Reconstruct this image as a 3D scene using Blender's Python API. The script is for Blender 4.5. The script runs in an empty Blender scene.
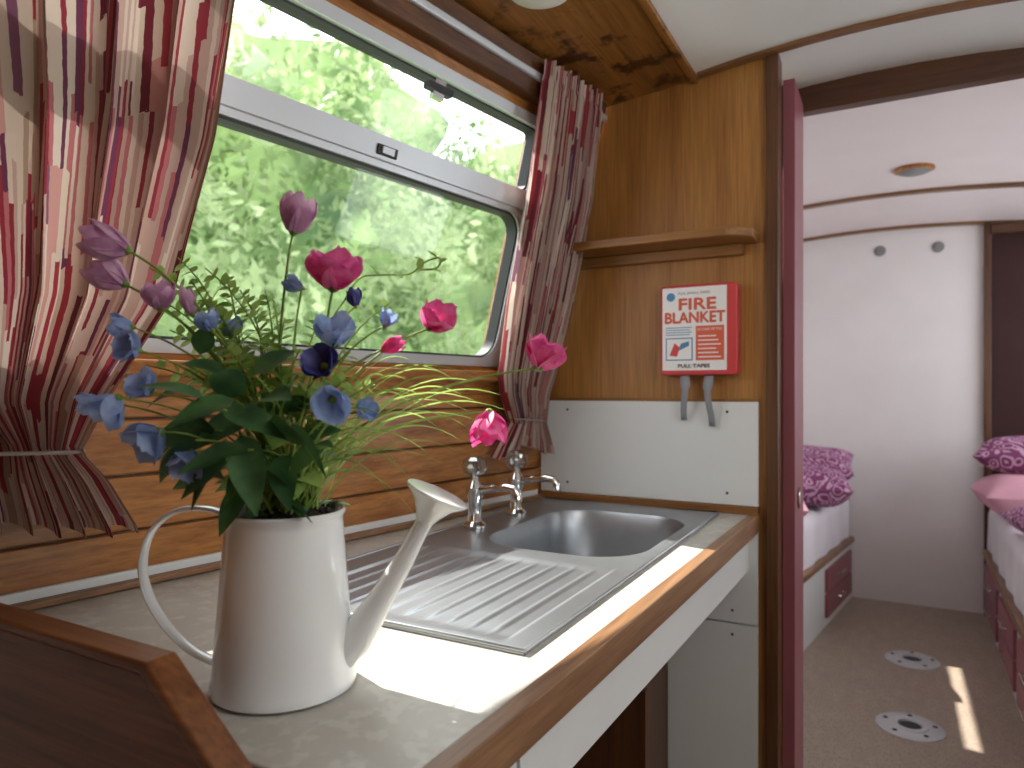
import bpy, math, random
from mathutils import Vector, Matrix
random.seed(7)
sc = bpy.context.scene
F0 = 690.0; YAW = math.radians(28.7); CZ = 1.21
Fv = Vector((-math.sin(YAW), math.cos(YAW), 0)); Rv = Vector((math.cos(YAW), math.sin(YAW), 0)); Uv = Vector((0,0,1)); Tv = -Fv
def px(u, v, D):
    return Vector((0,0,CZ)) + D*(Fv + Rv*((u-512)/F0) + Uv*((390-v)/F0))
def col(h, a=1.0):
    h = h.lstrip('#'); r = [int(h[i:i+2],16)/255 for i in (0,2,4)]
    return tuple([(c/12.92 if c<=0.04045 else ((c+0.055)/1.055)**2.4) for c in r]+[a])
# ------------------------------------------------------------ materials
def nm(name):
    m = bpy.data.materials.new(name); m.use_nodes = True
    return m, m.node_tree.nodes, m.node_tree.links, m.node_tree.nodes['Principled BSDF']
def ramp(n, stops, const=False):
    r = n.new('ShaderNodeValToRGB'); cr = r.color_ramp
    if const: cr.interpolation = 'CONSTANT'
    while len(cr.elements) < len(stops): cr.elements.new(0.5)
    for e,(p,c) in zip(cr.elements, stops): e.position = p; e.color = c
    return r
def plain(name, c, rough=0.5, metal=0.0, var=0.06, vscale=6, bump=0.0, bscale=80, coat=0.0):
    m,n,l,b = nm(name); c = col(c) if isinstance(c,str) else c
    tc = n.new('ShaderNodeTexCoord'); ns = n.new('ShaderNodeTexNoise'); ns.inputs['Scale'].default_value = vscale; ns.inputs['Detail'].default_value = 4
    l.new(tc.outputs['Object'], ns.inputs['Vector'])
    d = tuple(x*(1-var) for x in c[:3])+(1,); e = tuple(min(1,x*(1+var)) for x in c[:3])+(1,)
    r = ramp(n, [(0.3,d),(0.7,e)]); l.new(ns.outputs['Fac'], r.inputs['Fac']); l.new(r.outputs['Color'], b.inputs['Base Color'])
    b.inputs['Roughness'].default_value = rough; b.inputs['Metallic'].default_value = metal
    b.inputs['Coat Weight'].default_value = coat
    if bump:
        n2 = n.new('ShaderNodeTexNoise'); n2.inputs['Scale'].default_value = bscale; l.new(tc.outputs['Object'], n2.inputs['Vector'])
        bp = n.new('ShaderNodeBump'); bp.inputs['Strength'].default_value = bump; bp.inputs['Distance'].default_value = 0.002
        l.new(n2.outputs['Fac'], bp.inputs['Height']); l.new(bp.outputs['Normal'], b.inputs['Normal'])
    return m
def wood(name, c1, c2, axis='Y', rough=0.38, sc_=1.0, blotch=None):
    m,n,l,b = nm(name); c1=col(c1); c2=col(c2)
    tc = n.new('ShaderNodeTexCoord'); mp = n.new('ShaderNodeMapping')
    s = [16*sc_]*3; s['XYZ'.index(axis)] = 0.9*sc_; mp.inputs['Scale'].default_value = s
    l.new(tc.outputs['Object'], mp.inputs['Vector'])
    ns = n.new('ShaderNodeTexNoise'); ns.inputs['Scale'].default_value = 1.6; ns.inputs['Detail'].default_value = 7; ns.inputs['Distortion'].default_value = 0.9; ns.inputs['Roughness'].default_value=0.6
    l.new(mp.outputs['Vector'], ns.inputs['Vector'])
    r = ramp(n, [(0.3,c1),(0.5,tuple((a+q)/2 for a,q in zip(c1,c2))),(0.72,c2)]); l.new(ns.outputs['Fac'], r.inputs['Fac'])
    mp2 = n.new('ShaderNodeMapping'); s2=[180]*3; s2['XYZ'.index(axis)] = 6; mp2.inputs['Scale'].default_value = s2; l.new(tc.outputs['Object'], mp2.inputs['Vector'])
    n2 = n.new('ShaderNodeTexNoise'); n2.inputs['Scale'].default_value = 1.0; n2.inputs['Detail'].default_value=3; l.new(mp2.outputs['Vector'], n2.inputs['Vector'])
    r2 = ramp(n, [(0.3,(0.5,0.5,0.5,1)),(0.6,(1,1,1,1))]); l.new(n2.outputs['Fac'], r2.inputs['Fac'])
    mx = n.new('ShaderNodeMix'); mx.data_type='RGBA'; mx.blend_type='MULTIPLY'; mx.inputs[0].default_value=0.65
    l.new(r.outputs['Color'], mx.inputs[6]); l.new(r2.outputs['Color'], mx.inputs[7]); out = mx.outputs[2]
    if blotch:
        n3 = n.new('ShaderNodeTexNoise'); n3.inputs['Scale'].default_value = 9; n3.inputs['Detail'].default_value=8; n3.inputs['Roughness'].default_value=.65; l.new(tc.outputs['Object'], n3.inputs['Vector'])
        r3 = ramp(n, [(0.52,(1,1,1,1)),(0.60,col(blotch))]); l.new(n3.outputs['Fac'], r3.inputs['Fac'])
        m3 = n.new('ShaderNodeMix'); m3.data_type='RGBA'; m3.blend_type='MULTIPLY'; m3.inputs[0].default_value=0.85
        l.new(out, m3.inputs[6]); l.new(r3.outputs['Color'], m3.inputs[7]); out = m3.outputs[2]
    l.new(out, b.inputs['Base Color']); b.inputs['Roughness'].default_value = rough
    bp = n.new('ShaderNodeBump'); bp.inputs['Strength'].default_value=0.15; bp.inputs['Distance'].default_value=0.001
    l.new(n2.outputs['Fac'], bp.inputs['Height']); l.new(bp.outputs['Normal'], b.inputs['Normal'])
    return m
def leafy(name, c1, c2, trans=0.45, vs=30):
    m,n,l,b = nm(name)
    tc = n.new('ShaderNodeTexCoord'); ns = n.new('ShaderNodeTexNoise'); ns.inputs['Scale'].default_value = vs; ns.inputs['Detail'].default_value=3
    l.new(tc.outputs['Object'], ns.inputs['Vector']); r = ramp(n, [(0.32,col(c1)),(0.68,col(c2))]); l.new(ns.outputs['Fac'], r.inputs['Fac'])
    l.new(r.outputs['Color'], b.inputs['Base Color']); b.inputs['Roughness'].default_value=0.5
    t = n.new('ShaderNodeBsdfTranslucent'); l.new(r.outputs['Color'], t.inputs['Color'])
    ms = n.new('ShaderNodeMixShader'); ms.inputs[0].default_value = trans
    l.new(b.outputs[0], ms.inputs[1]); l.new(t.outputs[0], ms.inputs[2]); l.new(ms.outputs[0], n['Material Output'].inputs['Surface'])
    return m
def glassmat(name, rough=0.0, tint='#f7faf8', fac=0.05):
    m,n,l,b = nm(name); n.remove(b)
    t = n.new('ShaderNodeBsdfTransparent'); t.inputs[0].default_value = col(tint)
    g = n.new('ShaderNodeBsdfGlossy'); g.inputs['Roughness'].default_value = rough+0.02
    ms = n.new('ShaderNodeMixShader'); ms.inputs[0].default_value=fac; l.new(t.outputs[0], ms.inputs[1]); l.new(g.outputs[0], ms.inputs[2])
    l.new(ms.outputs[0], n['Material Output'].inputs['Surface']); return m
def curtainmat(name):
    m,n,l,b = nm(name)
    uv = n.new('ShaderNodeUVMap')
    nz = n.new('ShaderNodeTexNoise'); nz.inputs['Scale'].default_value=60; nz.inputs['Detail'].default_value=3; l.new(uv.outputs[0], nz.inputs['Vector'])
    va = n.new('ShaderNodeVectorMath'); va.operation='MULTIPLY_ADD'; l.new(nz.outputs['Color'], va.inputs[0]); va.inputs[1].default_value=(.003,.03,0); l.new(uv.outputs[0], va.inputs[2])
    sp = n.new('ShaderNodeSeparateXYZ'); l.new(va.outputs[0], sp.inputs[0])
    def math_(op, a, c=None):
        k = n.new('ShaderNodeMath'); k.operation = op
        if isinstance(a,(int,float)): k.inputs[0].default_value=a
        else: l.new(a, k.inputs[0])
        if c is not None:
            if isinstance(c,(int,float)): k.inputs[1].default_value=c
            else: l.new(c, k.inputs[1])
        return k.outputs[0]
    def layer(fx, fy, seed):
        cx = math_('FLOOR', math_('MULTIPLY', sp.outputs[0], fx))
        w = n.new('ShaderNodeTexWhiteNoise'); w.noise_dimensions='1D'; l.new(math_('ADD',cx,seed), w.inputs['W'])
        cy = math_('FLOOR', math_('ADD', math_('MULTIPLY', sp.outputs[1], fy), math_('MULTIPLY', w.outputs['Value'], 13.7)))
        cb = n.new('ShaderNodeCombineXYZ'); l.new(cx, cb.inputs[0]); l.new(cy, cb.inputs[1]); cb.inputs[2].default_value=seed
        w2 = n.new('ShaderNodeTexWhiteNoise'); w2.noise_dimensions='3D'; l.new(cb.outputs[0], w2.inputs['Vector']); return w2.outputs['Value']
    a = layer(110, 5, 1.3); c = layer(200, 6, 5.1)
    r1 = ramp(n, [(0,col('#d0bfb0')),(0.34,col('#98343f')),(0.48,col('#c2908a')),(0.62,col('#702834')),(0.71,col('#aa927f')),(0.84,col('#80546c')),(0.92,col('#ac464e'))], True)
    l.new(a, r1.inputs[0])
    r2 = ramp(n, [(0,col('#d2c2b4')),(0.36,col('#8c323e')),(0.5,col('#bc9f94')),(0.75,col('#6a3650')),(0.88,col('#b36c70'))], True)
    l.new(c, r2.inputs[0])
    mx = n.new('ShaderNodeMix'); mx.data_type='RGBA'
    sel = layer(30, 3, 9.7); l.new(math_('GREATER_THAN', sel, 0.45), mx.inputs[0])
    l.new(r1.outputs[0], mx.inputs[6]); l.new(r2.outputs[0], mx.inputs[7])
    l.new(mx.outputs[2], b.inputs['Base Color']); b.inputs['Roughness'].default_value = 0.9
    t = n.new('ShaderNodeBsdfTranslucent'); l.new(mx.outputs[2], t.inputs['Color'])
    ms = n.new('ShaderNodeMixShader'); ms.inputs[0].default_value = 0.12
    l.new(b.outputs[0], ms.inputs[1]); l.new(t.outputs[0], ms.inputs[2]); l.new(ms.outputs[0], n['Material Output'].inputs['Surface'])
    return m
def patterned(name, c1, c2, scale=22):
    m,n,l,b = nm(name); tc = n.new('ShaderNodeTexCoord')
    ns = n.new('ShaderNodeTexNoise'); ns.inputs['Scale'].default_value=7; l.new(tc.outputs['Object'], ns.inputs['Vector'])
    mx0 = n.new('ShaderNodeMix'); mx0.data_type='RGBA'; mx0.inputs[0].default_value=0.12; l.new(tc.outputs['Object'], mx0.inputs[6]); l.new(ns.outputs['Color'], mx0.inputs[7])
    w = n.new('ShaderNodeTexVoronoi'); w.inputs['Scale'].default_value=scale; l.new(mx0.outputs[2], w.inputs['Vector'])
    mm = n.new('ShaderNodeMath'); mm.operation='MULTIPLY'; mm.inputs[1].default_value=20; l.new(w.outputs['Distance'], mm.inputs[0])
    sn = n.new('ShaderNodeMath'); sn.operation='SINE'; l.new(mm.outputs[0], sn.inputs[0])
    r = ramp(n, [(0.35,col(c1)),(0.65,col(c2))]); l.new(sn.outputs[0], r.inputs[0])
    l.new(r.outputs[0], b.inputs['Base Color']); b.inputs['Roughness'].default_value=0.85; return m

M = {}
M['plank'] = wood('pine_plank','#8c5220','#c88a4a','Y',0.3)
M['part'] = wood('oak_ply','#955f2b','#bd8644','Z',0.45,0.6)
M['dark'] = wood('dark_wood_y','#4a2814','#754c2c','Y')
M['darkx'] = wood('dark_wood_x','#452818','#6a4226','X')
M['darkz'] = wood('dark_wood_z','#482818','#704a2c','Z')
M['trimx'] = wood('trim_wood_x','#6b452a','#946a42','X')
M['corn'] = wood('cornice_wood','#7c4f26','#ac7434','Y',0.4,1,'#5a3a24')
M['edge'] = wood('counter_edge_wood','#704a30','#a87f5a','Y',0.4)
M['board'] = wood('divider_board_wood','#62371e','#945e36','X',0.3)
M['shelf'] = wood('shelf_wood','#7e5028','#ac783c','X',0.4)
M['white'] = plain('white_panel','#dfe1e0',0.35,var=0.02)
M['ceil'] = plain('white_ceiling','#e4e4e2',0.5,var=0.02)
M['bceil'] = plain('bedroom_ceiling','#e8dcdb',0.45,var=0.02)  # pink cast of bounced light tinted into the ceiling colour
M['bwall'] = plain('bedroom_wall','#e9e3e2',0.5,var=0.02)  # slight pink of bounced light mixed into the white
M['red'] = plain('dusty_red_paint','#8f505a',0.4,var=0.04)
M['redbox'] = plain('red_plastic','#cc4244',0.35,var=0.03)
M['label'] = plain('label_white','#ece8e6',0.4,var=0.01)
M['orange'] = plain('label_orange','#d8603f',0.5,var=0.02)
M['blue'] = plain('label_blue','#4f86b0',0.5,var=0.02)
M['txt'] = plain('label_dark','#5a4448',0.6,var=0.02)
M['alu'] = plain('aluminium_frame','#c9ccd0',0.4,0.5,var=0.04,bump=0.05)
M['gasket'] = plain('rubber_gasket','#2c2d2e',0.6)
M['chrome'] = plain('chrome','#dcdcdc',0.08,1.0,var=0.01)
M['steel'] = plain('stainless_steel','#a4a7ab',0.36,0.9,var=0.05,vscale=20,bump=0.06,bscale=300)
M['enamel'] = plain('white_enamel','#eaecec',0.15,0,var=0.01,coat=0.6)
M['tape'] = plain('grey_tape','#8f9096',0.8)
M['soil'] = plain('floral_soil','#241a16',0.95,var=0.5,vscale=150,bump=1.0,bscale=200)
M['glass'] = glassmat('window_glass'); M['knob'] = glassmat('acrylic_knob',0.05,'#dfe6ea',.3)
M['curt'] = curtainmat('striped_curtain')
M['cord'] = plain('tieback_cord','#8b7d78',0.8)
M['stem'] = leafy('stem_green','#5c7a2c','#9ab24c',0.2); M['leafd'] = leafy('leaf_dark','#2a4e2e','#4e7a42',0.25); M['leafl'] = leafy('leaf_light','#7ba048','#b4cc74',0.45)
M['lilac'] = leafy('petal_lilac','#c48eb6','#e8c0da',0.45,60); M['mag'] = leafy('petal_magenta','#d8328a','#f684bc',0.45,60)
M['blu'] = leafy('petal_blue','#7c96cc','#b8caee',0.4,60); M['navy'] = leafy('petal_navy','#2c2c6c','#4c4890',0.2,60)
M['pink'] = plain('pink_fabric','#dfa6b8',0.85,bump=0.3,bscale=40); M['sheet'] = plain('white_sheet','#e6e0e6',0.85,bump=0.3,bscale=20)
M['paisley'] = patterned('purple_paisley','#84406c','#d3aac6',20)
M['burg'] = plain('dark_cupboard_brown','#3c2220',0.9)
M['dim'] = plain('vent_grey','#8b8886',0.8)
def speck(name, c1, c2, c3, sc1, sc2, rough, stretch=(1,1,1)):
    m,n,l,b = nm(name); tc=n.new('ShaderNodeTexCoord'); mp=n.new('ShaderNodeMapping'); mp.inputs['Scale'].default_value=stretch; l.new(tc.outputs['Object'],mp.inputs[0])
    a=n.new('ShaderNodeTexNoise'); a.inputs['Scale'].default_value=sc1; a.inputs['Detail'].default_value=6; l.new(mp.outputs[0],a.inputs['Vector'])
    r=ramp(n,[(0.35,col(c1)),(0.65,col(c2))]); l.new(a.outputs['Fac'],r.inputs[0])
    v=n.new('ShaderNodeTexNoise'); v.inputs['Scale'].default_value=sc2; v.inputs['Detail'].default_value=2; l.new(mp.outputs[0],v.inputs['Vector'])
    r2=ramp(n,[(0.52,(0,0,0,1)),(0.62,(1,1,1,1))]); l.new(v.outputs['Fac'],r2.inputs[0])
    mx=n.new('ShaderNodeMix'); mx.data_type='RGBA'; l.new(r2.outputs[0],mx.inputs[0]); l.new(r.outputs[0],mx.inputs[6]); mx.inputs[7].default_value=col(c3)
    l.new(mx.outputs[2],b.inputs['Base Color']); b.inputs['Roughness'].default_value=rough; return m
M['counter'] = speck('mottled_laminate','#b3afa6','#bdb9b0','#c4c1b8',14,45,0.33)
M['floor'] = speck('vinyl_floor','#9c8c7c','#a69686','#917f70',8,50,0.42,(3,1,1))
M['grass'] = speck('bank_grass','#5a7a34','#86a050','#45602a',2,20,0.9)
M['hedge'] = leafy('hedge_mass','#34502a','#8ba36c',0.3,.7)
M['hleaf'] = leafy('hedge_leaf','#55703c','#bccb9c',0.5,.8)

# ------------------------------------------------------------ mesh builder
class MB:
    def __init__(s): s.v=[]; s.f=[]; s.m=[]; s.names=[]; s.uv=[]
    def mi(s, k):
        if k not in s.names: s.names.append(k)
        return s.names.index(k)
    def face(s, idx, k, uv=None): s.f.append(tuple(idx)); s.m.append(s.mi(k)); s.uv.append(uv)
    def hexa(s, p, k):
        b=len(s.v); s.v += [Vector(q) for q in p]
        for q in ((0,3,2,1),(4,5,6,7),(0,1,5,4),(1,2,6,5),(2,3,7,6),(3,0,4,7)): s.face([b+i for i in q],k)
    def box(s,x0,x1,y0,y1,z0,z1,k):
        s.hexa([(x0,y0,z0),(x1,y0,z0),(x1,y1,z0),(x0,y1,z0),(x0,y0,z1),(x1,y0,z1),(x1,y1,z1),(x0,y1,z1)],k)
    def prism(s, pts, vec, k):
        b=len(s.v); n=len(pts); vec=Vector(vec); s.v += [Vector(p) for p in pts]+[Vector(p)+vec for p in pts]
        s.face([b+i for i in range(n)][::-1],k); s.face([b+n+i for i in range(n)],k)
        for i in range(n): j=(i+1)%n; s.face((b+i,b+j,b+n+j,b+n+i),k)
    def loft(s, rings, k, cap0=True, cap1=True, closed=True):
        b=len(s.v); n=len(rings[0])
        for r in rings: s.v += [Vector(p) for p in r]
        for a in range(len(rings)-1):
            for i in range(n if closed else n-1):
                j=(i+1)%n; s.face((b+a*n+i,b+a*n+j,b+(a+1)*n+j,b+(a+1)*n+i),k)
        if cap0: s.face([b+i for i in range(n)][::-1],k)
        if cap1: s.face([b+(len(rings)-1)*n+i for i in range(n)],k)
    def tube(s, pts, rad, k, n=8, flat=1.0, up=None):
        pts=[Vector(p) for p in pts]; rings=[]; px_=None
        for i,p in enumerate(pts):
            t=(pts[min(i+1,len(pts)-1)]-pts[max(i-1,0)]).normalized()
            if px_ is None:
                ref=Vector(up) if up is not None else (Vector((0,0,1)) if abs(t.z)<0.9 else Vector((1,0,0)))
                x=t.cross(ref).normalized()
            else: x=(px_-t*px_.dot(t)).normalized()
            px_=x; y=t.cross(x); r=rad[i] if isinstance(rad,(list,tuple)) else rad
            rings.append([p+x*(math.cos(2*math.pi*j/n)*r)+y*(math.sin(2*math.pi*j/n)*r*flat) for j in range(n)])
        s.loft(rings,k)
    def lathe(s, prof, c, k, axis=(0,0,1), n=32, cap0=True, cap1=True):
        c=Vector(c); z=Vector(axis).normalized(); x=z.cross(Vector((0.3,1,0.1))).normalized(); y=z.cross(x)
        if tuple(axis)==(0,-1,0): x=Vector((1,0,0)); y=z.cross(x)
        s.loft([[c+z*h+(x*math.cos(2*math.pi*j/n)+y*math.sin(2*math.pi*j/n))*r for j in range(n)] for r,h in prof],k,cap0,cap1)
    def grid(s, fn, nu, nv, k, uvf=None):
        b=len(s.v)
        for j in range(nv+1):
            for i in range(nu+1): s.v.append(Vector(fn(i/nu,j/nv)))
        for j in range(nv):
            for i in range(nu):
                q=(b+j*(nu+1)+i,b+j*(nu+1)+i+1,b+(j+1)*(nu+1)+i+1,b+(j+1)*(nu+1)+i)
                u=None
                if uvf: u=[uvf(i/nu,j/nv),uvf((i+1)/nu,j/nv),uvf((i+1)/nu,(j+1)/nv),uvf(i/nu,(j+1)/nv)]
                s.face(q,k,u)
    def obj(s, name, smooth=True, bevel=0, parent=None, angle=35, solid=0, norm=True):
        me=bpy.data.meshes.new(name); me.from_pydata([tuple(v) for v in s.v],[],s.f); 
        for k in s.names: me.materials.append(M[k])
        me.polygons.foreach_set('material_index', s.m)
        if any(u for u in s.uv):
            uvl=me.uv_layers.new(name='UVMap'); li=0
            for u,f in zip(s.uv,s.f):
                for a in range(len(f)):
                    uvl.data[li].uv = u[a] if u else (0,0); li+=1
        if norm:
            import bmesh
            bm=bmesh.new(); bm.from_mesh(me); bmesh.ops.recalc_face_normals(bm, faces=bm.faces); bm.to_mesh(me); bm.free()
        me.polygons.foreach_set('use_smooth',[smooth]*len(me.polygons))
        if smooth: me.set_sharp_from_angle(angle=math.radians(angle))
        me.update(); o=bpy.data.objects.new(name, me); sc.collection.objects.link(o)
        if solid:
            md=o.modifiers.new('s','SOLIDIFY'); md.thickness=solid; md.offset=0
        if bevel:
            md=o.modifiers.new('b','BEVEL'); md.width=bevel; md.segments=3; md.limit_method='ANGLE'; md.angle_limit=math.radians(40)
        if parent: o.parent=parent
        return o
def rrect(x0,x1,y0,y1,r,n=8):
    out=[]
    for cx,cy,a0 in ((x1-r,y1-r,0),(x0+r,y1-r,90),(x0+r,y0+r,180),(x1-r,y0+r,270)):
        for i in range(n+1):
            a=math.radians(a0+90*i/n); out.append((cx+r*math.cos(a),cy+r*math.sin(a)))
    return out
def outer_of(inner,x0,x1,y0,y1,n=8):
    out=[]
    cs=((x1,y1),(x0,y1),(x0,y0),(x1,y0))
    for c in range(4):
        for i in range(n+1):
            p=inner[c*(n+1)+i]; q=cs[c]
            if i<n/2: w=(q[0],p[1]) if c in(0,2) else (p[0],q[1])
            elif i>n/2: w=(p[0],q[1]) if c in(0,2) else (q[0],p[1])
            else: w=q
            out.append(w)
    return out
# ------------------------------------------------------------ left hull wall
DV=Vector((0.148,0.989,0)).normalized(); NV=Vector((0.989,-0.148,0)).normalized(); B0=Vector((-0.89,1.8,0))
def W(s_,z,o=0.0): return B0-DV*s_+NV*(max(0,z-1.2)*0.263+o)+Vector((0,0,z))
def slab(mb,s0,s1,z0,z1,o0,o1,k):
    mb.hexa([W(s0,z0,o0),W(s1,z0,o0),W(s1,z0,o1),W(s0,z0,o1),W(s0,z1,o0),W(s1,z1,o0),W(s1,z1,o1),W(s0,z1,o1)],k)
SA,SB=-0.02,3.1
w=MB()
slab(w,SA,SB,0,0.9,-0.06,-0.004,'white')
for a,b_ in ((0.9,0.984),(0.988,1.072),(1.076,1.162),(1.166,1.2)): slab(w,SA,SB,a,b_,-0.055,0.0,'plank')
slab(w,SA,SB,0.95,1.2,-0.06,-0.012,'dark')
slab(w,SA,SB,1.2,1.27,-0.06,0.0,'plank')
slab(w,SA,0.235,1.27,1.87,-0.06,0.0,'plank'); slab(w,1.50,SB,1.27,1.87,-0.06,0.0,'plank')
slab(w,SA,SB,1.87,2.0,-0.06,0.0,'plank')
w.obj('wall_left',bevel=0.003)
t=MB(); slab(t,0.0,2.9,1.232,1.258,-0.01,0.035,'plank'); t.obj('trim_1',bevel=0.005)
t=MB(); slab(t,0.03,2.9,1.895,1.975,0.002,0.035,'dark'); slab(t,0.03,2.9,1.925,1.94,0.035,0.045,'alu'); t.obj('trim_2',bevel=0.003)
t=MB(); slab(t,0.03,2.0,0.902,0.926,0.001,0.012,'white'); slab(t,0.03,2.0,0.9015,0.913,0.012,0.03,'edge'); t.obj('trim_3',bevel=0.003)
# window
def window(name, P, s0,s1,z0,z1,zr0=None,zr1=None):
    g=MB()
    def ring(a0,a1,b0,b1,wd,r,o0,o1,k):
        inn=rrect(a0+wd,a1-wd,b0+wd,b1-wd,r); out=outer_of(inn,a0,a1,b0,b1)
        rg=[[P(q[0],q[1],o1) for q in out],[P(q[0],q[1],o1) for q in inn],[P(q[0],q[1],o0) for q in inn],[P(q[0],q[1],o0) for q in out],[P(q[0],q[1],o1) for q in out]]
        g.loft(rg,k,False,False)
    if zr0:
        ring(s0,s1,z0,zr0+0.01,0.022,0.055,-0.035,0.006,'alu'); ring(s0+0.022,s1-0.022,z0+0.022,zr0-0.012,0.005,0.05,-0.03,0.001,'gasket')
        ring(s0,s1,zr1-0.01,z1,0.022,0.02,-0.035,0.012,'alu'); ring(s0+0.022,s1-0.022,zr1+0.012,z1-0.022,0.004,0.02,-0.03,0.0,'gasket')
        g.hexa([P(s0,zr0,-0.035),P(s1,zr0,-0.035),P(s1,zr0,0.014),P(s0,zr0,0.014),P(s0,zr1,-0.035),P(s1,zr1,-0.035),P(s1,zr1,0.014),P(s0,zr1,0.014)],'alu')
    else: ring(s0,s1,z0,z1,0.022,0.03,-0.035,0.006,'alu')
    for za,zb in ([(z0+.02,zr0),(zr1,z1-.02)] if zr0 else [(z0+.02,z1-.02)]):
        b=len(g.v); g.v+=[P(s0+.02,za,-0.016),P(s1-.02,za,-0.016),P(s1-.02,zb,-0.016),P(s0+.02,zb,-0.016)]; g.face((b,b+1,b+2,b+3),'glass')
    return g
g=window('window_1',W,0.235,1.50,1.27,1.87,1.658,1.690)
slab(g,0.59,0.66,1.812,1.824,0.012,0.03,'gasket'); slab(g,0.61,0.64,1.80,1.836,0.012,0.024,'chrome')
slab(g,0.70,0.75,1.665,1.683,0.014,0.018,'gasket'); slab(g,0.71,0.74,1.668,1.680,0.018,0.021,'alu')
g.obj('window_1',bevel=0.0)
# ------------------------------------------------------------ shell
def czk(x): return 2.05-0.17*x*x
def czb(x): return 2.135-0.09*x*x
c=MB()
xs=[-0.443+i*(1.6+0.443)/16 for i in range(17)]
for a,b_ in zip(xs,xs[1:]):
    c.hexa([(a,-1.4,czk(a)),(b_,-1.4,czk(b_)),(b_,2.06,czk(b_)),(a,2.06,czk(a)),(a,-1.4,czk(a)+.04),(b_,-1.4,czk(b_)+.04),(b_,2.06,czk(b_)+.04),(a,2.06,czk(a)+.04)],'ceil')
xs=[-0.92+i*2.4/20 for i in range(21)]
for a,b_ in zip(xs,xs[1:]):
    c.hexa([(a,2.06,czb(a)),(b_,2.06,czb(b_)),(b_,4.6,czb(b_)),(a,4.6,czb(a)),(a,2.06,czb(a)+.04),(b_,2.06,czb(b_)+.04),(b_,4.6,czb(b_)+.04),(a,4.6,czb(a)+.04)],'bceil')
c.obj('ceiling',angle=20)
c=MB()
p0=W(SA,1.985,-0.05); p1=W(SB,1.985,-0.05)
c.hexa([p0,p1,(-0.443,-1.3,2.015),(-0.443,1.8,2.015),p0+Vector((0,0,.03)),p1+Vector((0,0,.03)),(-0.443,-1.3,2.06),(-0.443,1.8,2.06)],'corn')
c.box(-0.452,-0.435,-1.3,1.8,2.005,2.022,'corn')
c.obj('trim_4',bevel=0.002)
def arch(name,y0,y1,xa,xb,fz,th,k,n=24):
    m=MB(); r=[]
    for i in range(n+1):
        x=xa+(xb-xa)*i/n; z=fz(x); r.append([(x,y0,z-th),(x,y1,z-th),(x,y1,z+0.01),(x,y0,z+0.01)])
    m.loft(r,k); return m.obj(name)
arch('trim_5',1.765,1.79,-0.43,1.6,czk,0.009,'trimx')
arch('trim_6',3.68,3.72,-.9,1.2,czb,0.014,'trimx')
arch('trim_7',4.46,4.5,-.9,1.2,czb,0.014,'trimx')
f=MB(); f.box(-1.6,1.6,-1.4,4.6,-0.05,0,'floor'); f.obj('floor')
p=MB()
p.prism([(-0.885,1.8,0),(-0.885,1.8,1.2),(-0.68,1.8,2.02),(-0.443,1.8,2.05),(-0.264,1.8,2.06),(-0.264,1.8,0)],(0,0.035,0),'part')
p.prism([(0.7,1.8,0),(0.7,1.8,1.96),(1.2,1.8,1.82),(1.2,1.8,0)],(0,0.035,0),'part')
p.box(-.88,-0.3,1.99,2.02,0,2.14,'bwall'); 
p.obj('wall_partition',smooth=False)
t=MB(); t.box(-0.266,-0.238,1.782,1.85,0,2.035,'darkz'); t.box(-0.245,1.2,2.05,2.09,1.975,2.16,'darkx'); t.box(-0.30,-0.236,2.0,2.06,0,2.05,'darkz'); t.obj('trim_8',bevel=0.002)
t=MB(); t.box(-0.884,-0.285,1.788,1.8,0.921,1.18,'white'); t.box(-0.884,-0.285,1.778,1.8,0.901,0.92,'shelf'); t.box(-0.884,-0.285,1.79,1.8,1.18,1.188,'shelf')
for x,z in ((-0.80,1.155),(-0.36,1.155),(-0.36,0.95),(-0.80,0.95)): t.lathe([(0.004,0),(0.003,0.002)],(x,1.788,z),'gasket',(0,-1,0),10)
t.obj('splashback_panel',bevel=0.001)
# door (sliding, open, edge-on)
d=MB(); d.box(-0.236,-0.208,1.852,2.045,0.005,1.99,'red')
d.lathe([(0.028,0),(0.028,0.003),(0.02,0.004),(0.018,-0.0)],(-0.208,1.93,0.93),'darkz',(1,0,0),24); d.lathe([(0.02,0.0),(0.018,0.0045)],(-0.208,1.93,0.93),'chrome',(1,0,0),24)
d.box(-0.245,-0.212,2.0,2.05,1.60,1.98,'darkz')
d.obj('door_1',bevel=0.002)
# bedroom walls
b=MB(); b.box(-.9,0.445,4.5,4.54,0,2.14,'bwall'); b.box(0.48,1.25,4.5,4.54,0,2.14,'burg')
b.obj('wall_back',smooth=False)
t=MB(); t.box(0.445,0.475,4.46,4.51,0,2.12,'darkz'); t.box(0.475,1.19,4.44,4.5,2.04,2.09,'darkx'); t.obj('trim_9',bevel=0.003)
b=MB()
for q in ((2.0,3.05,0,2.14),(4.05,4.54,0,2.14),(3.05,4.05,0,1.29),(3.05,4.05,1.39,2.14)): b.box(-.89,-.85,q[0],q[1],q[2],q[3],'bwall')
b.obj('wall_left_bedroom',smooth=False)
b=MB()
for q in ((-1.4,0,0,2.1),(0,1.2,0,1.15),(0,1.2,1.75,2.1),(1.2,2.2,0,2.14),(2.2,4.3,0,1.0),(2.2,4.3,1.85,2.14),(4.3,4.54,0,2.14)): b.box(1.2,1.25,q[0],q[1],q[2],q[3],'bwall')
b.obj('wall_right',smooth=False)
b=MB(); b.box(-1.6,1.25,-1.4,-1.36,0,2.1,'part'); b.obj('wall_rear',smooth=False)
PR=lambda s_,z,o: Vector((1.2-o,s_,z))
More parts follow.
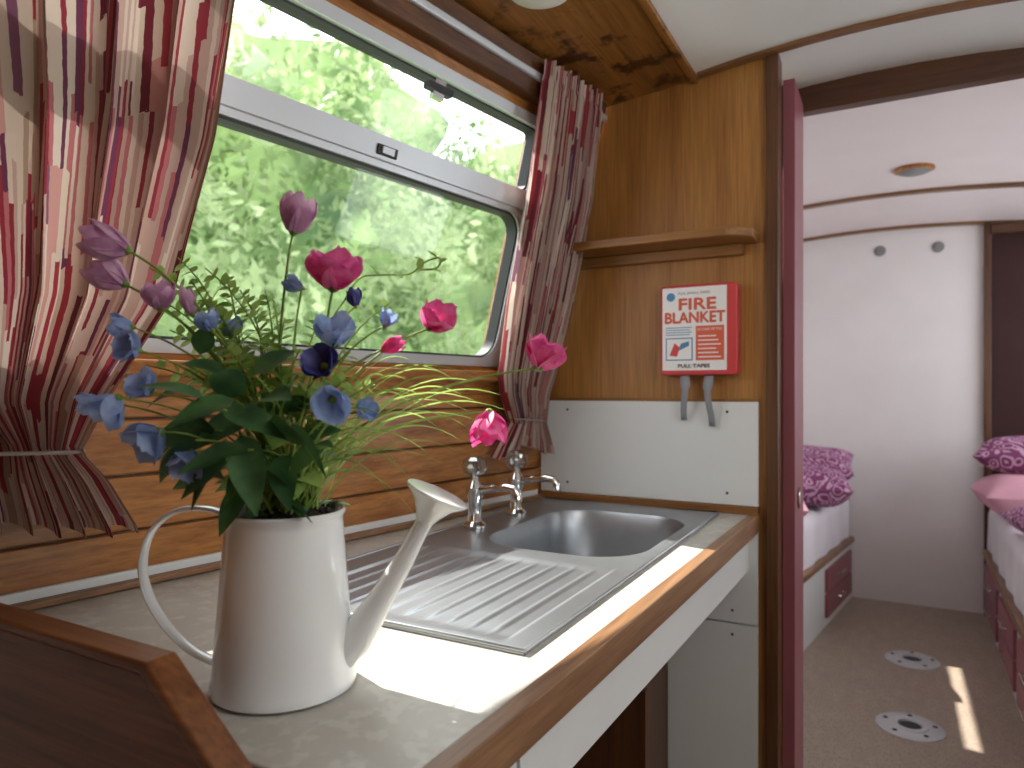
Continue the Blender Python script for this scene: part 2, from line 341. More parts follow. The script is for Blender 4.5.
window('w',PR,0,1.2,1.15,1.75).obj('unseen_window_2'); window('w',PR,2.2,4.3,1.0,1.85).obj('unseen_window_3')  # right-hand windows out of view, added to let sky light in
# vents and lamp
for i,(u,v) in enumerate(((880,251),(938,247))):
    k=(u-512)/F0; D=4.5/(Fv.y+Rv.y*k); q=px(u,v,D)
    m=MB(); m.lathe([(0.030,0),(0.030,0.006),(0.026,0.010)],(q.x,4.499,q.z),'dim',(0,-1,0),24); m.lathe([(0.018,0.01),(0.016,0.014)],(q.x,4.499,q.z),'dim',(0,-1,0),24); m.obj('wall_vent' if i==0 else 'wall_vent.001',smooth=False)
m=MB(); m.lathe([(0.075,0),(0.075,0.010),(0.062,0.015)],(0.09,3.33,2.134),'plank',(0,0,-1),32); m.lathe([(0.060,0.015),(0.05,0.02),(0.0,0.022)],(0.09,3.33,2.134),'dim',(0,0,-1),32); m.obj('ceiling_light')
m=MB(); m.lathe([(0.075,0),(0.075,0.015),(0.06,0.03),(0.03,0.04),(0,0.042)],(-0.59,1.19,2.005),'label',(0,0,-1),32); m.obj('ceiling_light.001')
# shelf
s=MB(); s.prism([(-0.80,1.8,1.575),(-0.80,1.665,1.575),(-0.34,1.665,1.575),(-0.285,1.71,1.575),(-0.285,1.8,1.575)],(0,0,0.022),'shelf'); s.box(-0.79,-0.32,1.775,1.799,1.548,1.575,'shelf'); s.obj('wall_shelf',bevel=0.003)
# fire blanket
def text_into(mb, txt, x, z, size, y, k, bold=0.0, wid=None):
    cu=bpy.data.curves.new('t','FONT'); cu.body=txt; cu.size=1.0; cu.resolution_u=4; ob=bpy.data.objects.new('t',cu); sc.collection.objects.link(ob)
    bpy.context.view_layer.update(); me=bpy.data.meshes.new_from_object(ob.evaluated_get(bpy.context.evaluated_depsgraph_get()))
    xs=[v.co.x for v in me.vertices]; w0=max(xs)-min(xs); mn=min(xs); f_=(wid/w0)
    for i,(dx,dy) in enumerate(((0,0),(bold,0),(-bold,0),(0,bold),(0,-bold))):
        bb=len(mb.v); mb.v += [Vector((x+(v.co.x-mn)*f_+dx, y-i*.00025, z+v.co.y*size+dy)) for v in me.vertices]
        for pg in me.polygons: mb.face([bb+j for j in pg.vertices],k)
        if not bold: break
    bpy.data.objects.remove(ob); bpy.data.meshes.remove(me)
e=bpy.data.objects.new('fire_blanket_box',None); sc.collection.objects.link(e)
x0,x1,z0,z1,yf=-0.522,-0.328,1.248,1.478,1.755
q=MB(); q.prism([(a,yf,b_) for a,b_ in rrect(x0,x1,z0,z1,0.012)],(0,0.044,0),'redbox'); q.obj('case',bevel=0.004,parent=e)
q=MB(); q.box(x0+0.006,x1-0.026,yf-0.0015,yf+0.001,z0+0.012,z1-0.007,'label')
y_=yf-0.0022
text_into(q,'FIRE',-0.472,1.414,0.041,y_,'orange',0.0014,0.092); text_into(q,'BLANKET',-0.508,1.381,0.039,y_,'orange',0.0013,0.150)
text_into(q,'PULL TAPES',-0.475,1.267,0.013,y_,'txt',0.0004,0.08)
text_into(q,'FOR SMALL FIRES',-0.475,1.453,0.009,y_,'txt',0,0.08)
def rc(a,b_,c_,d_,k,yy=0.0): q.box(a,b_,y_-0.0002-yy,y_+0.0005,c_,d_,k)
rc(-0.43,-0.360,1.285,1.372,'orange')
text_into(q,'IN CASE OF FIRE',-0.425,1.360,0.009,y_-.0008,'label',0,0.06)
for i in range(6): rc(-0.424,-0.368-0.006*(i%3),1.292+i*0.0105,1.295+i*0.0105,'label',0.0004)
for i in range(4): rc(-0.507,-0.445+0.005*(i%2),1.350+i*0.006,1.352+i*0.006,'blue')
rc(-0.507,-0.438,1.285,1.343,'blue'); rc(-0.504,-0.441,1.288,1.340,'label',0.0004)
q.prism([(-.497,y_-.0012,1.298),(-.478,y_-.0012,1.295),(-.470,y_-.0012,1.318),(-.484,y_-.0012,1.330)],(0,.0015,0),'redbox'); q.prism([(-.474,y_-.0014,1.31),(-.447,y_-.0014,1.322),(-.447,y_-.0014,1.334),(-.468,y_-.0014,1.328)],(0,.0015,0),'blue')
q.lathe([(0.011,0),(0.011,0.0006)],(-0.494,yf-0.0015,1.448),'blue',(0,-1,0),20)
q.obj('label',smooth=False,parent=e,norm=False)
q=MB()
for xx,l_,sw in ((-0.462,0.125,0.004),(-0.398,0.14,-0.004)):
    q.grid(lambda a,c_,xx=xx,l_=l_,sw=sw:(xx+(a-0.5)*(0.024 if c_<.3 else .016)+sw*math.sin(c_*5),yf+0.012-0.012*math.sin(c_*4),z0+0.003-l_*c_*0.95),2,12,'tape')
q.obj('pull_tapes',solid=0.0015,parent=e)
# ------------------------------------------------------------ counter
FX=lambda y:-0.294-(1.8-y)*0.022
cn=MB()
def cpoly(pts,z0=0.865,z1=0.9,k='counter'): cn.prism([(a,b_,z0) for a,b_ in pts],(0,0,z1-z0),k)
wl=lambda y:-0.89-(1.8-y)*0.1497+0.001
cpoly([(wl(.4),.4),(FX(.4)-.012,.4),(FX(1.16)-.012,1.16),(wl(1.16),1.16)])
cpoly([(wl(1.16),1.16),(-.77,1.16),(-.77,1.66),(wl(1.66),1.66)])
cpoly([(-.395,1.16),(FX(1.16)-.012,1.16),(FX(1.66)-.012,1.66),(-.395,1.66)])
cpoly([(wl(1.66),1.66),(FX(1.66)-.012,1.66),(FX(1.8)-.012,1.799),(wl(1.799),1.799)])
cn.prism([(FX(.4)-.012,.4,.858),(FX(.4)+.012,.4,.858),(FX(1.799)+.012,1.799,.858),(FX(1.799)-.012,1.799,.858)],(0,0,.044),'edge')
cn.obj('kitchen_countertop',bevel=0.002)
cb=MB()
def fr(y0,y1,z0,z1,k,off=0.0,th=0.016):
    cb.prism([(FX(y0)-.01-off-th,y0,z0),(FX(y0)-.01-off,y0,z0),(FX(y1)-.01-off,y1,z0),(FX(y1)-.01-off-th,y1,z0)],(0,0,z1-z0),k)
fr(.62,1.785,.765,.857,'white'); fr(.4,.614,.70,.857,'white'); fr(.4,.614,.05,.694,'white'); fr(.618,.634,.0,.765,'darkz',0.004)
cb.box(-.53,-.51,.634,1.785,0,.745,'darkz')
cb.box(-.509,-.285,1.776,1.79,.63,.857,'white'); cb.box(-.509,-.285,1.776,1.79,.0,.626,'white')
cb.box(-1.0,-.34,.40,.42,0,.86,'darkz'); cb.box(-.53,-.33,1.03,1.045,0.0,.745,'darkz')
for z in (.6,.66): cb.lathe([(0.004,0),(0.003,0.002)],(-.345,1.776,z),'gasket',(0,-1,0),8)
cb.obj('kitchen_base_cabinet',smooth=False,bevel=0.0015)
# divider board at near end
db=MB(); db.prism([(-1.085,.372,0.0),(-1.085,.372,.964),(-.57,.372,.964),(-.468,.372,.885),(-.40,.372,.80),(-.40,.372,0)],(0,.026,0),'board')
db.prism([(-1.085,.368,.964),(-1.085,.368,.975),(-.563,.368,.975),(-.455,.368,.892),(-.455,.368,.876),(-.57,.368,.964)],(0,.032,0),'board')
db.obj('counter_end_board',bevel=0.003)
# ------------------------------------------------------------ sink
k=MB(); Z=0.906
sx0,sx1,sy0,sym,sy1=-.85,-.373,.712,1.12,1.748
inn=rrect(-.745,-.405,1.18,1.645,.11,10); out=outer_of(inn,sx0,sx1,sym,sy1,10)
def sc_in(q,d): 
    cx,cy=-.575,1.4125; return (cx+(q[0]-cx)*(1-d/.17),cy+(q[1]-cy)*(1-d/.23))
rings=[[(a,b_,Z) for a,b_ in out],[(sc_in(q,-.012)[0],sc_in(q,-.012)[1],Z) for q in inn],[(a,b_,Z-.003) for a,b_ in inn]]
for d_,z_ in ((.004,.012),(.01,.05),(.016,.11),(.022,.135),(.035,.148),(.06,.153),(.12,.156)): rings.append([(sc_in(q,d_)[0],sc_in(q,d_)[1],Z-z_) for q in inn])
k.loft(rings,'steel',False,True)
def drain(a,c_):
    x=sx0+(sx1-sx0)*a; y=sy0+(sym-sy0)*c_; z=Z
    if .11<a<.93 and .05<c_<.97:
        e_=min((a-.11)/.02,(.93-a)/.02,(c_-.05)/.04,(.97-c_)/.04,1)
        z-=.004*e_; ph=(a-.11)/.82*11; z+=.0020*e_*max(0,math.cos(2*math.pi*ph))**2*min(1,(c_-.05)/.12,(.97-c_)/.12)
    return (x,y,z)
k.grid(drain,200,36,'steel')
for bx in ((sx0,sx1,sy0,sy0+.001),(sx0,sx0+.001,sy0,sy1),(sx1-.001,sx1,sy0,sy1),(sx0,sx1,sy1-.001,sy1)): k.box(bx[0],bx[1],bx[2],bx[3],.9,Z,'steel')
k.tube([(sx0,sy0,Z),(sx1,sy0,Z),(sx1,sy1,Z),(sx0,sy1,Z),(sx0,sy0,Z)],.003,'steel',8)
k.lathe([(.035,0),(.033,.004),(.02,.002),(0,.001)],(-.575,1.41,Z-.156),'chrome',n=24)
k.obj('kitchen_sink',angle=50)
def tap(name,x,y,sp):
    m=MB(); z=.907
    m.lathe([(.026,0),(.026,.006),(.017,.014),(.0145,.03),(.0145,.06),(.019,.07),(.019,.088),(.013,.098),(.009,.104),(.009,.116)],(x,y,z),'chrome',n=20)
    m.tube([(x,y,z+.08),(x+.04,y-.004,z+.088),(x+.085,y-.008,z+.094),(x+.105,y-.01,z+.092),(x+.113,y-.01,z+.082),(x+.114,y-.01,z+.066)],[.010,.0095,.009,.009,.0095,.0095],'chrome',12)
    n=24; prof=[(.012,.112),(.023,.12),(.027,.133),(.024,.148),(.014,.155)]
    m.loft([[(x+r*(1+.1*(j%3==0))*math.cos(2*math.pi*j/n),y+r*(1+.1*(j%3==0))*math.sin(2*math.pi*j/n),z+h) for j in range(n)] for r,h in prof],'knob')
    m.lathe([(.005,.11),(.005,.15),(.009,.155),(0,.158)],(x,y,z),'chrome',n=16); m.obj(name,angle=30)
tap('sink_tap',-.806,1.30,0); tap('sink_tap.001',-.80,1.483,0)
# ------------------------------------------------------------ curtains
def lerp_tab(tab,z):
    if z>=tab[0][0]: return tab[0][1:]
    for a,b_ in zip(tab,tab[1:]):
        if z>=b_[0]:
            t_=(z-b_[0])/(a[0]-b_[0])
            return [b_[i]+(a[i]-b_[i])*t_ for i in range(1,len(a))]
    return tab[-1][1:]
def curtain(name,tab,folds,fw,zt,zb,ph):
    m=MB()
    def fn(a,c_):
        z=zt+(zb-zt)*c_; s0,s1,o,am=lerp_tab(tab,z)
        pin=1 if z<zt-.04 else .6
        th=2*math.pi*folds*a+ph+.5*math.sin(5*a+z*3)
        off=o+am*pin*(math.sin(th)+.35*math.sin(2.3*th+z*4))
        ss=s0+(s1-s0)*a+.35*(s1-s0)/folds*math.cos(th)*.5
        lo=max(0,(c_-.8)/.2)
        zz=z-lo*(.014*math.sin(a*7+1)+.006*math.sin(th))
        return W(ss,zz,off)
    m.grid(fn,folds*16,80,'curt',lambda a,c_:(a*fw,(1-c_)*(zt-zb)))
    zt_=1.128; s0,s1,o,am=lerp_tab(tab,zt_); pts=[]
    for i in range(33):
        an=2*math.pi*i/32; pts.append(W((s0+s1)/2+(s1-s0)*.53*math.cos(an),zt_+.006*math.cos(an),o+(am*1.5+.006)*math.sin(an)))
    m.tube(pts,.003,'cord',6)
    return m.obj(name,norm=False)
curtain('curtain',[(1.965,.105,.35,.062,.016),(1.70,.06,.315,.066,.018),(1.43,.055,.30,.066,.019),(1.25,.055,.27,.06,.018),(1.13,.065,.20,.05,.015),(1.08,.045,.25,.052,.018),(1.045,.035,.285,.055,.019)],8,1.1,1.965,1.05,0)
curtain('curtain.001',[(1.965,1.085,2.1,.075,.028),(1.77,1.10,2.0,.08,.03),(1.57,1.11,1.9,.085,.033),(1.34,1.147,1.75,.085,.033),(1.195,1.214,1.6,.075,.024),(1.13,1.24,1.45,.06,.014),(1.09,1.205,1.5,.06,.018),(1.02,1.165,1.53,.062,.02)],11,1.9,1.965,1.015,1.0)
# ------------------------------------------------------------ watering can
C=Vector((-.557,.521,.9012))
wc=MB()
prof=[(.0,0),(.068,0),(.073,.003),(.0735,.008),(.072,.012),(.070,.04),(.0665,.08),(.0625,.13),(.0595,.170),(.0592,.176),(.0615,.179),(.062,.182),(.060,.184),(.0575,.182),(.0568,.172),(.059,.13),(.0,.128)]
wc.lathe(prof,C,'enamel',n=64,cap0=False,cap1=False)
def cp(dr,h,dt=0): return C+Rv*dr+Uv*h+Tv*dt
def smooth_path(P_,n=4):
    out=[]
    for i in range(len(P_)-1):
        p0=P_[max(i-1,0)]; p1=P_[i]; p2=P_[i+1]; p3=P_[min(i+2,len(P_)-1)]
        for j in range(n):
            t=j/n; out.append(.5*((2*p1)+(p2-p0)*t+(2*p0-5*p1+4*p2-p3)*t*t+(3*p1-p0-3*p2+p3)*t*t*t))
    out.append(P_[-1]); return out
wc.tube(smooth_path([cp(-.056,.172),cp(-.066,.180),cp(-.088,.185),cp(-.116,.181),cp(-.138,.163),cp(-.148,.138),cp(-.148,.110),cp(-.138,.082),cp(-.118,.054),cp(-.095,.034),cp(-.068,.022)]),.0085,'enamel',12,flat=.36)
wc.tube([cp(.055,.033),cp(.075,.049),cp(.10,.088),cp(.125,.130),cp(.142,.163),cp(.148,.173)],[.022,.019,.0135,.0105,.009,.009],'enamel',20)
ax=(Rv*.42+Uv*.9).normalized()
wc.lathe([(.009,0),(.014,.010),(.0225,.022),(.033,.030),(.0345,.032),(.034,.034),(.0,.0345)],cp(.146,.170),'enamel',ax,32)
wc.obj('watering_can',angle=50)
# ------------------------------------------------------------ bouquet
bo=bpy.data.objects.new('flower_bouquet',None); sc.collection.objects.link(bo)
so=MB(); so.lathe([(.0,.13),(.055,.132),(.056,.172),(.05,.181),(.03,.186),(.0,.188)],C,'soil',n=32,cap0=False,cap1=False)
for i in range(60):
    an=random.uniform(0,6.28); rr=random.uniform(.02,.055); so.lathe([(.0,-.004),(.004,0),(.0,.005)],C+Vector((rr*math.cos(an),rr*math.sin(an),.183)),'soil',(random.gauss(0,1),random.gauss(0,1),1),6,False,False)
so.obj('soil',parent=bo)
Mo=C+Uv*.17
st=MB(); fl=MB(); lf=MB()
def bez(a,b_,c_,n=12): return [a*(1-t_)**2+b_*2*t_*(1-t_)+c_*t_*t_ for t_ in [i/n for i in range(n+1)]]
def stem(target, r=.0016, lift=.55, k='stem', spread=.03):
    s0=Mo+Vector((random.uniform(-spread,spread),random.uniform(-spread,spread),0)); d=target-s0
    ctrl=s0+Vector((d.x*.25,d.y*.25,max(.05,d.z*lift+.04)))
    pts=bez(s0,ctrl,target); st.tube(pts,[r*(1.15-.4*i/12) for i in range(13)],k,6); return pts
def flower(c,axis,R,H,npet,op,k,wf=.75,ruf=.0):
    z=axis.normalized(); x=z.cross(Vector((.2,.5,.9))).normalized(); y=z.cross(x)
    for i in range(npet):
        a0=2*math.pi*i/npet+random.uniform(-.15,.15); inner=.82 if i%2 else 1.0
        e_=x*math.cos(a0)+y*math.sin(a0); f_=-x*math.sin(a0)+y*math.cos(a0); hh=H*random.uniform(.88,1.05); oo=op+random.uniform(-.08,.08)
        def fn(a,t_):
            v=a*2-1; r=R*inner*((1-oo)*math.sin(math.pi*(.06+.62*t_))+oo*1.35*t_**1.4)
            h=hh*(t_-oo*.45*t_*t_); wd=R*wf*(math.sin(math.pi*(.1+.84*t_))**.65)*(1+.5*oo*t_)
            return c+e_*(r-.35*v*v*wd*(1-oo*.6))+f_*v*wd+z*(h-abs(v)**2.5*hh*.12*t_+ruf*math.sin(v*7+i)*t_)
        fl.grid(fn,6,8,k)
    fl.lathe([(R*.12,-.004),(R*.3,0),(R*.2,R*.35),(0,R*.4)],c,'stem',z,8)
def A(r,u,t_): return Rv*r+Uv*u+Tv*t_
S=.725/690
F_=[(293,232,.74,A(.3,1,.1),18,42,6,.22,'lilac'),(128,250,.70,A(-1,.35,.2),18,50,6,.2,'lilac'),(125,284,.72,A(-.9,.55,.1),17,40,6,.15,'lilac'),(160,308,.70,A(.1,.9,.3),16,30,6,.25,'lilac'),(192,314,.71,A(-.25,1,.1),8,28,5,.0,'lilac'),
(333,288,.70,A(.15,.9,.35),26,46,6,.45,'mag'),(430,328,.78,A(.5,.6,.5),18,36,6,.45,'mag'),(538,368,.84,A(.4,.9,.1),21,40,6,.4,'mag'),(489,412,.80,A(0,-1,.35),18,40,6,.38,'mag'),(382,350,.74,A(1,.4,.1),8,26,5,.0,'mag'),
(336,344,.68,A(.05,.9,.5),19,36,5,.45,'blu'),(333,398,.66,A(.1,-.4,.9),18,32,5,.55,'blu'),(326,368,.67,A(-.2,.4,.9),18,26,5,.5,'navy'),(118,398,.66,A(-.5,-.8,.4),19,38,5,.4,'blu'),(160,432,.64,A(-.5,-.6,.7),21,38,5,.5,'blu'),
(132,327,.70,A(-1,.1,.3),12,26,5,.3,'blu'),(138,350,.68,A(-.5,.2,.8),16,26,5,.5,'blu'),(190,452,.64,A(.1,-.8,.6),18,32,5,.4,'blu'),(212,330,.70,A(-.3,.9,.4),12,24,5,.4,'blu'),(302,288,.74,A(-.9,.4,.2),9,22,5,.3,'blu'),(385,326,.74,A(.4,.9,.2),9,20,5,.3,'blu'),(356,306,.76,A(-.2,1,.1),8,20,5,.2,'navy'),(100,402,.72,A(-.8,-.1,.3),11,24,5,.4,'blu'),(150,392,.69,A(-.3,.5,.6),16,26,5,.5,'blu'),(362,412,.70,A(.5,.2,.6),11,22,5,.4,'blu'),(232,336,.74,A(.1,.9,.3),10,22,5,.3,'blu')]
for u,v,D,ax_,R_,H_,n_,op,k_ in F_:
    c_=px(u,v,D); stem(c_,.0017 if k_ in('lilac','mag') else .0013,.6); flower(c_,ax_,R_*S*D/.725,H_*S*D/.725,n_,op,k_,.8,.0015 if op>.3 else 0)
def leaf(b_,d,L,Wd,droop,k,fold=.25,tw=0.0,n=8,nw=4):
    d=d.normalized(); s_=d.cross(Uv); s_=s_.normalized() if s_.length>.05 else Rv.copy(); s_=(Matrix.Rotation(tw,3,d)@s_); up=s_.cross(d)
    def fn(a,t_):
        v=a*2-1; wd=Wd*math.sin(math.pi*min(1,t_**.75))**.9
        return b_+d*(L*t_)-Uv*(droop*L*t_*t_)+s_*(v*wd)+up*(abs(v)*wd*fold)
    lf.grid(fn,nw,n,k)
for u,v,du,dv,L in ((215,430,-40,0,62),(222,410,40,8,60),(250,470,38,22,66),(262,455,45,10,62),(235,450,-48,28,60),(245,395,-10,-20,56),(262,400,38,-14,54),(225,440,-20,38,56),(290,470,25,-22,44),(240,435,12,34,60),(205,400,-34,-18,58),(270,430,40,-4,54),(215,470,-34,6,48),(285,400,20,-30,48),(230,375,-30,-18,50),(255,375,20,-22,50),(182,390,-30,6,46),(200,355,10,-34,40),(300,440,36,-18,46),(245,485,-12,28,44),
 (210,415,-36,18,58),(195,440,-20,14,50),(250,415,-30,14,60),(265,445,-16,26,56),(280,455,14,24,52),(235,400,-36,8,56),(275,415,34,-20,54),(258,480,26,-8,50),(225,480,-26,-16,50),(248,450,-38,4,56),(290,425,22,22,48)):
    D=random.uniform(.62,.71); b_=px(u,v,D); dd=A(du,-dv,random.uniform(-10,40)); L*=S*1.0
    leaf(b_,dd,L,L*.27,.25,'leafd',.2,random.uniform(-1.1,1.1)); stem(b_,.0013,.5)
for i in range(34):
    an=random.uniform(0,2*math.pi); b_=Mo+Vector((math.cos(an)*.03,math.sin(an)*.03,random.uniform(.01,.14)))
    L=random.uniform(.035,.055); leaf(b_,Vector((math.cos(an),math.sin(an),random.uniform(.1,.7))),L,L*.3,.4,random.choice(['leafd','leafl']),.2,random.uniform(-.5,.5))
def spray(tu,tv,D,npair,L,k='leafl',wl_=.22):
    pts=stem(px(tu,tv,D),.0011,.62); m=len(pts)-1
    for i in range(npair):
        t_=.42+.58*i/npair; q=t_*m; j=min(int(q),m-1); p_=pts[j].lerp(pts[j+1],q-j); tg=(pts[j+1]-pts[j]).normalized()
        sd=tg.cross(Tv).normalized()
        for sg in (-1,1):
            leaf(p_,tg*.55+sd*sg*.9+Tv*random.uniform(-.4,.5),L*random.uniform(.75,1.1)*(1.1-.5*(i/npair)),L*wl_,.15,k,.1,random.uniform(-.6,.6),4,2)
for q in ((150,268,.76,10,.022),(178,258,.80,10,.022),(205,268,.74,9,.022),(240,290,.80,9,.024),(260,330,.70,8,.024),(285,318,.78,8,.024),(200,300,.76,9,.022),(170,330,.78,9,.022),(395,300,.80,8,.018),(350,352,.74,8,.022),(300,350,.72,8,.024),(145,365,.76,8,.022),(265,290,.82,9,.02),(375,385,.75,8,.022),(240,350,.72,8,.024),(225,275,.78,10,.024),(190,280,.78,10,.024),(215,310,.72,10,.026),(250,305,.76,10,.026),(185,365,.72,9,.024),(320,320,.78,9,.024),(345,380,.70,9,.024),(160,300,.78,10,.022),(280,345,.68,9,.026),(225,345,.68,9,.026),(310,385,.66,8,.024),(200,385,.68,8,.024)): spray(*q)
tp=smooth_path([px(345,300,.76),px(360,278,.77),px(385,275,.78),(px(410,274,.79)),(px(425,262,.79)),(px(440,258,.79)),(px(437,268,.79)),(px(420,270,.79))])
st.tube(tp,.0011,'stem',6); stem(tp[0],.0012,.6)
for a in tp[4::3]: leaf(a,A(random.uniform(-1,1),random.uniform(-.2,1),.2),.016,.0045,.1,'leafl',.1,0,4,2)
def blade(pu,pv,D,peak,w_=.0022,k='leafl'):
    s0=Mo+Vector((random.uniform(-.035,.035),random.uniform(-.03,.03),0)); e_=px(pu,pv,D); mid=(s0+e_)/2; ct=Vector((mid.x,mid.y,max(s0.z,e_.z)+peak))
    pts=bez(s0,ct,e_,16); sd=(e_-s0).cross(Uv).normalized()
    sd=(sd*.5+Uv*.6).normalized()
    def fn(a,t_):
        i=min(15,int(t_*16)); p_=pts[i].lerp(pts[i+1],t_*16-i); return p_+sd*((a*2-1)*w_*(1-t_)**.5)
    lf.grid(fn,1,16,k)
for q in ((478,402,.80,.05),(470,412,.82,.06),(462,395,.84,.05),(440,430,.78,.07),(452,578,.66,.13),(415,485,.72,.09),(500,395,.86,.04),(440,372,.84,.03),(460,440,.80,.06),(400,450,.70,.07),(430,455,.74,.08),(390,420,.68,.05),(475,382,.88,.03),(505,410,.84,.05),(420,395,.80,.04),(450,420,.85,.05),(380,470,.66,.08),(365,440,.66,.07),(410,360,.85,.03),(390,380,.80,.04),(300,330,.80,.02),(270,300,.78,.02),(250,345,.70,.02),(220,300,.80,.02),(180,345,.76,.04),(330,380,.68,.03),(310,360,.76,.02),(350,400,.72,.04),(430,410,.90,.06),(398,505,.68,.10)): blade(*q)
for i in range(34): blade(random.uniform(300,480),random.uniform(375,470),random.uniform(.66,.88),random.uniform(.03,.08),.0014)
st.obj('stems',parent=bo,norm=False); fl.obj('blossoms',parent=bo,norm=False,angle=80); lf.obj('leaves',parent=bo,norm=False,angle=80)
# ------------------------------------------------------------ bedroom furniture
def bed(name,front,wall,y0,y1,sg,drawers):
    e=bpy.data.objects.new(name,None); sc.collection.objects.link(e)
    m=MB(); m.prism([(wall,y0,0),(front(y0),y0,0),(front(y1),y1,0),(wall,y1,0)],(0,0,.33),'white')
    for a,b_ in drawers:
        for za,zb in ((.05,.165),(.175,.29)):
            m.prism([(front(a),a,za),(front(a)+sg*.014,a,za),(front(b_)+sg*.014,b_,za),(front(b_),b_,za)],(0,0,zb-za),'red')
            mid=(a+b_)/2; m.tube([(front(mid-.05)+sg*.014,mid-.05,(za+zb)/2),(front(mid-.05)+sg*.03,mid-.05,(za+zb)/2),(front(mid+.05)+sg*.03,mid+.05,(za+zb)/2),(front(mid+.05)+sg*.014,mid+.05,(za+zb)/2)],.004,'chrome',8)
    m.obj('base',smooth=False,parent=e,bevel=.002)
    m=MB(); m.prism([(front(y0)-sg*.03,y0,.33),(front(y0)+sg*.018,y0,.33),(front(y1)+sg*.018,y1,.33),(front(y1)-sg*.03,y1,.33)],(0,0,.03),'edge'); m.obj('edge_rail',parent=e,bevel=.003)
    m=MB(); 
    def fn(a,c_):
        y=y0+.01+(y1-y0-.02)*c_; L=abs(wall-front(y))-.02
        q=a*(L+.24)
        r=.05
        if q<L-r: xx=wall+sg*q+sg*.01; z=.60+.008*math.sin(y*17+q*9)
        elif q<L-r+r*1.57: th=(q-(L-r))/r; xx=wall+sg*(L-r+r*math.sin(th))+sg*.01; z=.60-r+r*math.cos(th)
        else: z=.55-(q-(L-r+r*1.57)); xx=wall+sg*(L+.01)+sg*.006*math.sin(y*23)*max(0,(.55-z)/.2); z=max(.363,z)
        return (xx,y,z)
    m.grid(fn,40,50,'sheet'); m.obj('mattress',parent=e,solid=.006)
    return e
bl=bed('bunk_bed',lambda y:-.347+(y-3.47)*.149,-.84,2.2,4.47,1,[(3.85,4.42)])
brr=bed('bunk_bed.001',lambda y:.43+(y-3.3)*.02,1.19,2.5,4.45,-1,[(2.6,3.15),(3.25,3.75),(3.85,4.38)])
def pillow(name,c_,sz,rot,k,n=24):
    m=MB(); R3=Matrix.Rotation(rot[2],3,'Z')@Matrix.Rotation(rot[1],3,'Y')@Matrix.Rotation(rot[0],3,'X'); c_=Vector(c_)
    for sg in (1,-1):
        def fn(a,b_):
            x=a*2-1; y=b_*2-1; ex=max(0,(1-x**4))*max(0,(1-y**4)); h=sg*sz[2]*ex**.5*(1+.06*math.sin(x*5+y*3))
            pin=1-.06*(x*x+y*y-2*x*x*y*y)
            return c_+R3@Vector((x*sz[0]*pin,y*sz[1]*pin,h))
        m.grid(fn,n,n,k)
    m.obj(name,angle=180)
pillow('pillow',(-.42,3.90,.715),(.25,.20,.10),(0,0,.12),'paisley'); pillow('pillow.001',(-.42,4.18,.80),(.25,.17,.075),(.25,0,.05),'paisley')
pillow('pillow.005',(-.50,3.45,.672),(.16,.17,.06),(0,.0,.2),'pink')
pillow('pillow.002',(.64,3.95,.725),(.28,.19,.10),(0,0,.1),'pink'); pillow('pillow.003',(.63,4.02,.905),(.26,.17,.085),(.05,0,-.2),'paisley')
pillow('pillow.004',(.69,3.45,.675),(.26,.20,.065),(0,0,.1),'paisley')
# floor sockets
for i,(x,y) in enumerate(((.088,3.57),(.064,2.86))):
    m=MB(); m.lathe([(.11,0),(.11,.003),(.104,.006),(.06,.008),(.058,.011),(.04,.011),(.038,.004),(0,.004)],(x,y,0.0),'alu',n=48,cap0=False,cap1=False)
    m.lathe([(.037,.0045),(0,.005)],(x,y,0),'gasket',n=24,cap0=False,cap1=False)
    for j in range(5):
        a=j*2*math.pi/5+.3; m.lathe([(.009,.0075),(.007,.0095),(0,.009)],(x+.082*math.cos(a),y+.082*math.sin(a),0),'gasket',n=10)
    m.obj('table_leg_socket' if i==0 else 'table_leg_socket.001')
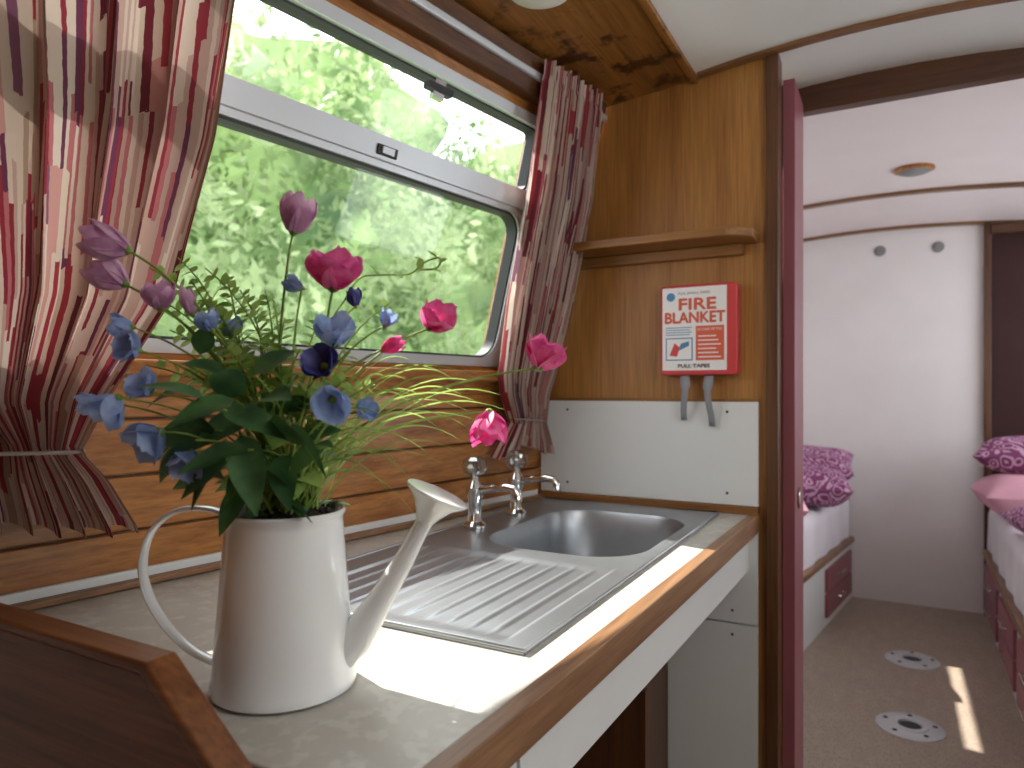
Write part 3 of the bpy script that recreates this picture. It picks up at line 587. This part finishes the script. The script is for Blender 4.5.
# ------------------------------------------------------------ outside
m=MB(); m.grid(lambda a,b_:(-1.6-2.7*a,-4+22*b_,-.5+.3*a),20,20,'grass'); m.obj('canal_bank')
h=MB()
def hf(a,b_):
    y=-4+22*a; z=-.5+6.3*b_; 
    return (-7.0+.5*math.sin(y*1.7+z)+.4*math.sin(z*2.3+y*.7)+.25*math.sin(y*4.1-z*3),y,z+.5*math.sin(y*1.1)*b_)
h.grid(hf,90,40,'hedge')
for i in range(28000):
    y=random.uniform(0,14); z=random.uniform(-.4,5.2); x=-5.2-random.random()*1.5-.6*math.sin(y*1.9+z*1.3)+.45*math.sin(z*2.7-y)
    if math.sin(y*2.3+z*1.7)*math.sin(z*2.9-y*1.3)>.55: continue
    s_=random.uniform(.03,.085); a=Vector((random.gauss(0,1),random.gauss(0,1),random.gauss(0,1))).normalized(); b_=a.cross(Vector((random.gauss(0,1),random.gauss(0,1),random.gauss(0,1)))).normalized()
    c_=Vector((x,y,z)); q=len(h.v); h.v += [c_-a*s_*1.4,c_+b_*s_*.6,c_+a*s_*1.4,c_-b_*s_*.6]; h.face((q,q+1,q+2,q+3),'hleaf')
h.obj('hedge_trees',norm=False,smooth=False)
# ------------------------------------------------------------ light
wd=bpy.data.worlds.new('sky'); sc.world=wd; wd.use_nodes=True; nt=wd.node_tree; bg=nt.nodes['Background']
bg.inputs[0].default_value=(.92,.95,1,1); bg.inputs[1].default_value=4.6
def lamp(name,typ,loc,en,colr,**kw):
    l=bpy.data.lights.new(name,typ); l.energy=en; l.color=colr
    for a,b_ in kw.items(): setattr(l,a,b_)
    o=bpy.data.objects.new(name,l); o.location=loc; sc.collection.objects.link(o); return o
sun=lamp('sun','SUN',(-4,3,6),13,(1,.96,.89),angle=.012)
sun.rotation_euler=Vector((1,-.25,-1.2)).to_track_quat('-Z','Y').to_euler()
lamp('galley_fill','POINT',(.5,.6,1.75),9,(1,.95,.90),shadow_soft_size=.2)  # added soft fill light, no fixture behind it, brightens the galley
# ------------------------------------------------------------ camera
cd=bpy.data.cameras.new('camera'); cam=bpy.data.objects.new('camera',cd); sc.collection.objects.link(cam)
cam.location=(0,0,CZ); cam.rotation_euler=(math.pi/2,0,YAW); cd.sensor_width=36; cd.lens=F0/1024*36; cd.shift_y=6/1024; cd.clip_start=.02
cd.dof.use_dof=True; cd.dof.focus_distance=1.0; cd.dof.aperture_fstop=4.5
sc.camera=cam
sc.view_settings.view_transform='Standard'
